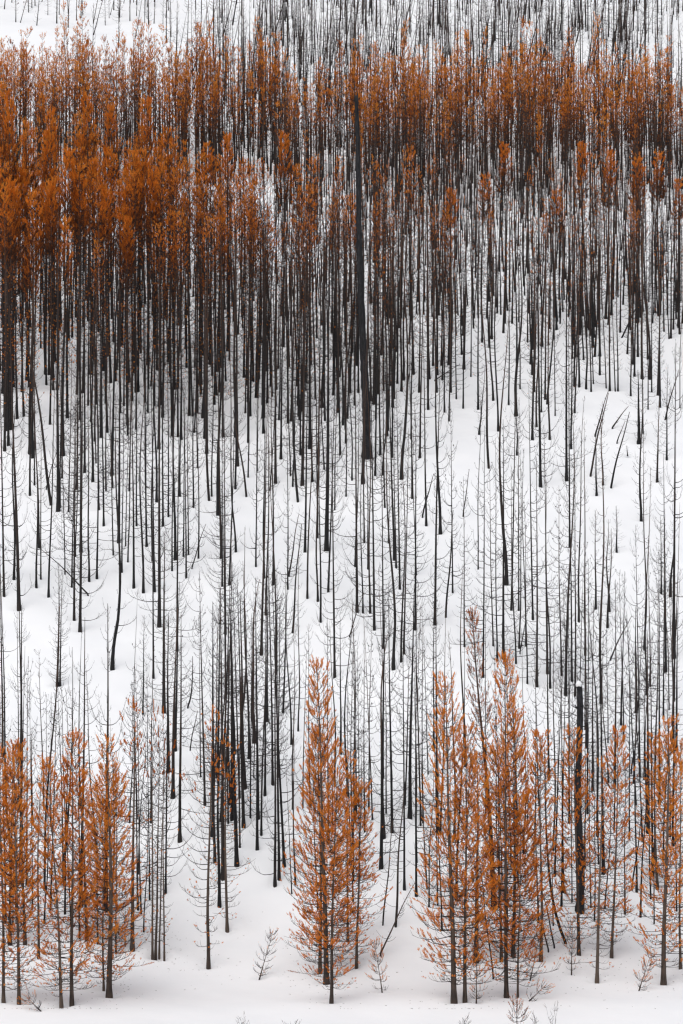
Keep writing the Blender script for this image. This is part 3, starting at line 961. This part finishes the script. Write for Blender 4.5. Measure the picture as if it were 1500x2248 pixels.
FAR_B = [pack(burnt_shape(10, 0.065, 'slim' if i < 4 else 'young', 1), 10, 0.065) for i in range(10)]
FAR_S0 = [pack(live_shape(12, 0.075, 0.58, 0.6, 0.75, 0.15, 1.05, 1.2, 1, 0.2, 'tall', 0.12, 0.035, 14), 12, 0.075) for i in range(4)]
FAR_S1 = [pack(live_shape(9, 0.06, 0.30, (0.5, 0.56, 0.45, 0.6, 0.42, 0.5, 0.5, 0.55)[i], 0.86, (0.0, 0.06, 0.0, 0.16, 0.05, 0.3, 0.45, 0.1)[i], 1.2, 1.5, 1, 0.2, 'tall', 0.12, 0.04, 15), 9, 0.06) for i in range(8)]
FAR_S2 = [pack(live_shape(7, 0.05, 0.3, 0.6, 0.8, 0.85, 1.0, 1.5, 1, 0.2, 'tall', 0.12, 0.035, 12), 7, 0.05) for i in range(2)]
NEAR_B = [pack(burnt_shape(9, 0.04, 'slim' if i < 5 else 'young', 2), 9, 0.04) for i in range(10)]
merge_far('burnt_forest', STUFF_B + [(a, b, c, d, 1) for a, b, c, d, e in STUFF_N], [FAR_B, NEAR_B], [M_CHAR, M_TWIG], 'char', 'mass of thin and far burnt trunks on the top slope and crowded among the stands')
merge_far('scorched_forest', STUFF_S, [FAR_S0, FAR_S1, FAR_S2], [M_CHAR, M_TWIG, M_NEED], ['char', 'scorch'], 'far thicket of rusty scorched pines in a band across the upper slope')


# ------------------------------------------------------------------ the two charred snags
def snag(name, px, py, tx, ty, wb, wt, label, cap=False):
    X, d, z = place(px, py)
    s = F / d
    H = (py - ty) / s
    n, sd = 90, 14
    V = []
    for i in range(n):
        t = i / (n - 1)
        cx = (tx - px) / s * (t ** 0.9) + 0.05 * math.sin(t * 9)
        r = (wb + (wt - wb) * t) / s / 2
        r *= 1 + 0.3 * math.exp(-t * H / 0.4)
        for j in range(sd):
            a = j / sd * 6.2832
            rr = r * (1 + 0.10 * math.sin(3 * a + t * 15) + 0.07 * math.sin(5 * a - t * 34) + RNG.normal(0, 0.075))
            zz = t * H
            if i >= n - 3:
                zz += RNG.uniform(-0.35, 0.35) * (not cap) + 0.12 * math.sin(a * 2)
            V.append((cx + rr * math.cos(a), rr * math.sin(a), zz - (0.4 if i == 0 else 0)))
    Fc = []
    for i in range(n - 1):
        for j in range(sd):
            A, B = i * sd + j, i * sd + (j + 1) % sd
            Fc += [(A, B, B + sd), (A, B + sd, A + sd)]
    V.append((cx, 0, H - 0.1))
    Fc += [((n - 1) * sd + j, (n - 1) * sd + (j + 1) % sd, len(V) - 1) for j in range(sd)]
    mb = MB()
    mb.add(V, Fc, 0.35)
    r = empty(name)
    r.location = (X, d, z)
    link('trunk', mb.mesh('snag_trunk', [M_SNAG], 'char'), r)
    for q in range(14):
        st = MB()
        t = RNG.uniform(0.1, 0.97)
        p0 = np.array([(tx - px) / s * t ** 0.9, 0, t * H])
        st.tube(branch_pts(p0, RNG.uniform(0, 6.28), RNG.uniform(0.3, 0.75), -0.1, 0.2, 4), np.linspace(0.03, 0.012, 4), 4, a=0.9)
        link('branch_stub', st.mesh('snag_stub', [M_SNAG], 'char'), r)
    if cap:
        cm = MB()
        R = wt / s / 2 * 1.1
        rings = [(R * 0.9, -0.02), (R * 1.05, 0.07), (R * 0.8, 0.16), (R * 0.35, 0.21)]
        v, f = [], []
        for (q, zz) in rings:
            v += [((tx - px) / s + q * math.cos(a) * RNG.uniform(0.9, 1.1), q * math.sin(a), H + zz) for a in np.arange(12) / 12 * 6.2832]
        for i in range(3):
            for j in range(12):
                A, B = i * 12 + j, i * 12 + (j + 1) % 12
                f += [(A, B, B + 12), (A, B + 12, A + 12)]
        v.append(((tx - px) / s, 0, H + 0.22))
        f += [(36 + j, 36 + (j + 1) % 12, 48) for j in range(12)]
        cm.add(v, f, 0)
        link('snow_cap', cm.mesh('snag_snow', [M_SNOW], 'char'), r)
    tag(r, label, 'dead tree')
    WELLS.append((X, d, wb / s / 2))


snag('charred_snag', 806, 1000, 781, 212, 19, 8, "tall thick blue-black charred snag rising through the middle of the dense stand")
snag('charred_snag', 1273, 1996, 1271, 1506, 16, 12, "short broken black snag with a snow cap, behind the right orange pines", True)


# ------------------------------------------------------------------ bare shrubs at the bottom edge
def shrub(px, py, hpx, wpx, n, label):
    X, d, z = place(px, py)
    s = F / d
    mb = MB()
    for i in range(n):
        h = hpx / s * RNG.uniform(0.4, 0.95)
        x = RNG.uniform(-1, 1) * wpx / s / 2
        u = np.linspace(0, 1, 7)
        P = np.stack([x * 0.25 + x * 0.9 * u ** 1.3 + 0.02 * np.sin(u * 9 + i), RNG.uniform(-0.2, 0.2) * u, h * u - 0.05], 1)
        mb.tube(P, np.linspace(0.0055, 0.0025, 7), 3, a=0.2, cap=False)
        for q in range(5):
            v = RNG.integers(2, 6)
            e = P[v] + np.array([RNG.uniform(-0.14, 0.14), RNG.uniform(-0.1, 0.1), RNG.uniform(0.08, 0.22)]) * h
            mb.tube(np.stack([P[v], (P[v] + e) / 2 + np.array([0.01, 0, -0.01]), e]), np.linspace(0.005, 0.0025, 3), 3, a=0.1, cap=False)
    o = link('bare_shrub', mb.mesh('shrub_twigs', [M_TWIG], 'char'))
    o.location = (X, d, z)
    tag(o, label, 'shrub', 'bare shrubs poking through the front snow')


shrub(538, 2262, 48, 50, 9, "wispy bare twigs at the bottom edge below the leaning sapling")
shrub(640, 2268, 40, 44, 12, "low dense bare twigs at the bottom edge left of the central pines")
shrub(1010, 2264, 52, 60, 10, "wispy bare twigs at the bottom edge below the foxtail-spired pine")
shrub(1182, 2262, 56, 36, 6, "sparse upright twigs right of the dark rust sapling at the bottom edge")
shrub(1218, 2264, 78, 50, 5, "tallest bare twigs at the bottom edge, right of the dark sapling")

# needle and bark litter on the snow under the front trees
lm = MB()
for i in range(1100):
    fx, fy = FRONT[int(RNG.integers(len(FRONT)))][:2]
    px, py = fx + RNG.normal(0, 60), min(2215, fy + RNG.normal(-5, 30))
    X, d, z = place(px, py)
    a = RNG.uniform(0, 6.28)
    l = RNG.uniform(0.02, 0.09)
    p = np.array([[X, d, z + 0.012], [X + l * math.cos(a), d + l * math.sin(a), z + 0.02]])
    lm.tube(p, [0.006, 0.005], 3, a=RNG.uniform(0, 0.6))
o = link('needle_litter', lm.mesh('litter', [M_BARK], 'char'))
tag(o, 'scattered brown needle and bark crumbs on the snow under the front pines', 'litter', None, 'stuff')

# ------------------------------------------------------------------ snow slope
rows = np.concatenate([np.arange(-40, 96, 8.0), np.arange(100, 112, 0.6), np.arange(112, 205, 0.22), np.arange(205, 400, 0.9), np.arange(400, 760, 6.0)])
cin = np.arange(-27, 27.01, 0.22)
cout = 27 + np.cumsum(np.linspace(0.6, 9, 60))
cols = np.concatenate([-cout[::-1], cin, cout])
XX, DD = np.meshgrid(cols, rows)
ZZ = height(XX, DD)
for (x, d, r) in WELLS:
    R = 0.20 + r * 1.8
    i0, i1 = np.searchsorted(rows, [d - 3 * R, d + 3 * R])
    j0, j1 = np.searchsorted(cols, [x - 3 * R, x + 3 * R])
    if i1 > i0 and j1 > j0:
        q = ((XX[i0:i1, j0:j1] - x) ** 2 + (DD[i0:i1, j0:j1] - d) ** 2) / (R * R)
        ZZ[i0:i1, j0:j1] += -(0.11 + 0.6 * r) * np.exp(-q * 1.8) + 0.012 * np.exp(-((np.sqrt(q) - 1.6) / 0.5) ** 2)
nr, nc = len(rows), len(cols)
idx = np.arange(nr * nc).reshape(nr, nc)
A, B, C_, D_ = idx[:-1, :-1].ravel(), idx[:-1, 1:].ravel(), idx[1:, 1:].ravel(), idx[1:, :-1].ravel()
gf = np.concatenate([np.stack([A, B, C_], 1), np.stack([A, C_, D_], 1)])
me = make_mesh('ground', np.stack([XX.ravel(), DD.ravel(), ZZ.ravel()], 1), gf, np.zeros(nr * nc), np.zeros(len(gf), int), [M_SNOW], 'char', True)
g = link('ground', me)
tag(g, 'snow covered hillside rising from a flat snowy foreground', None, None, 'structure')
from collections import Counter
print(Counter(o.name.split('.')[0] for o in bpy.data.objects if not o.parent))
print('objects', len(bpy.data.objects), 'tris', sum(len(m.polygons) for m in bpy.data.meshes), 'stuff', len(STUFF_B), len(STUFF_S), 'ind', ind)
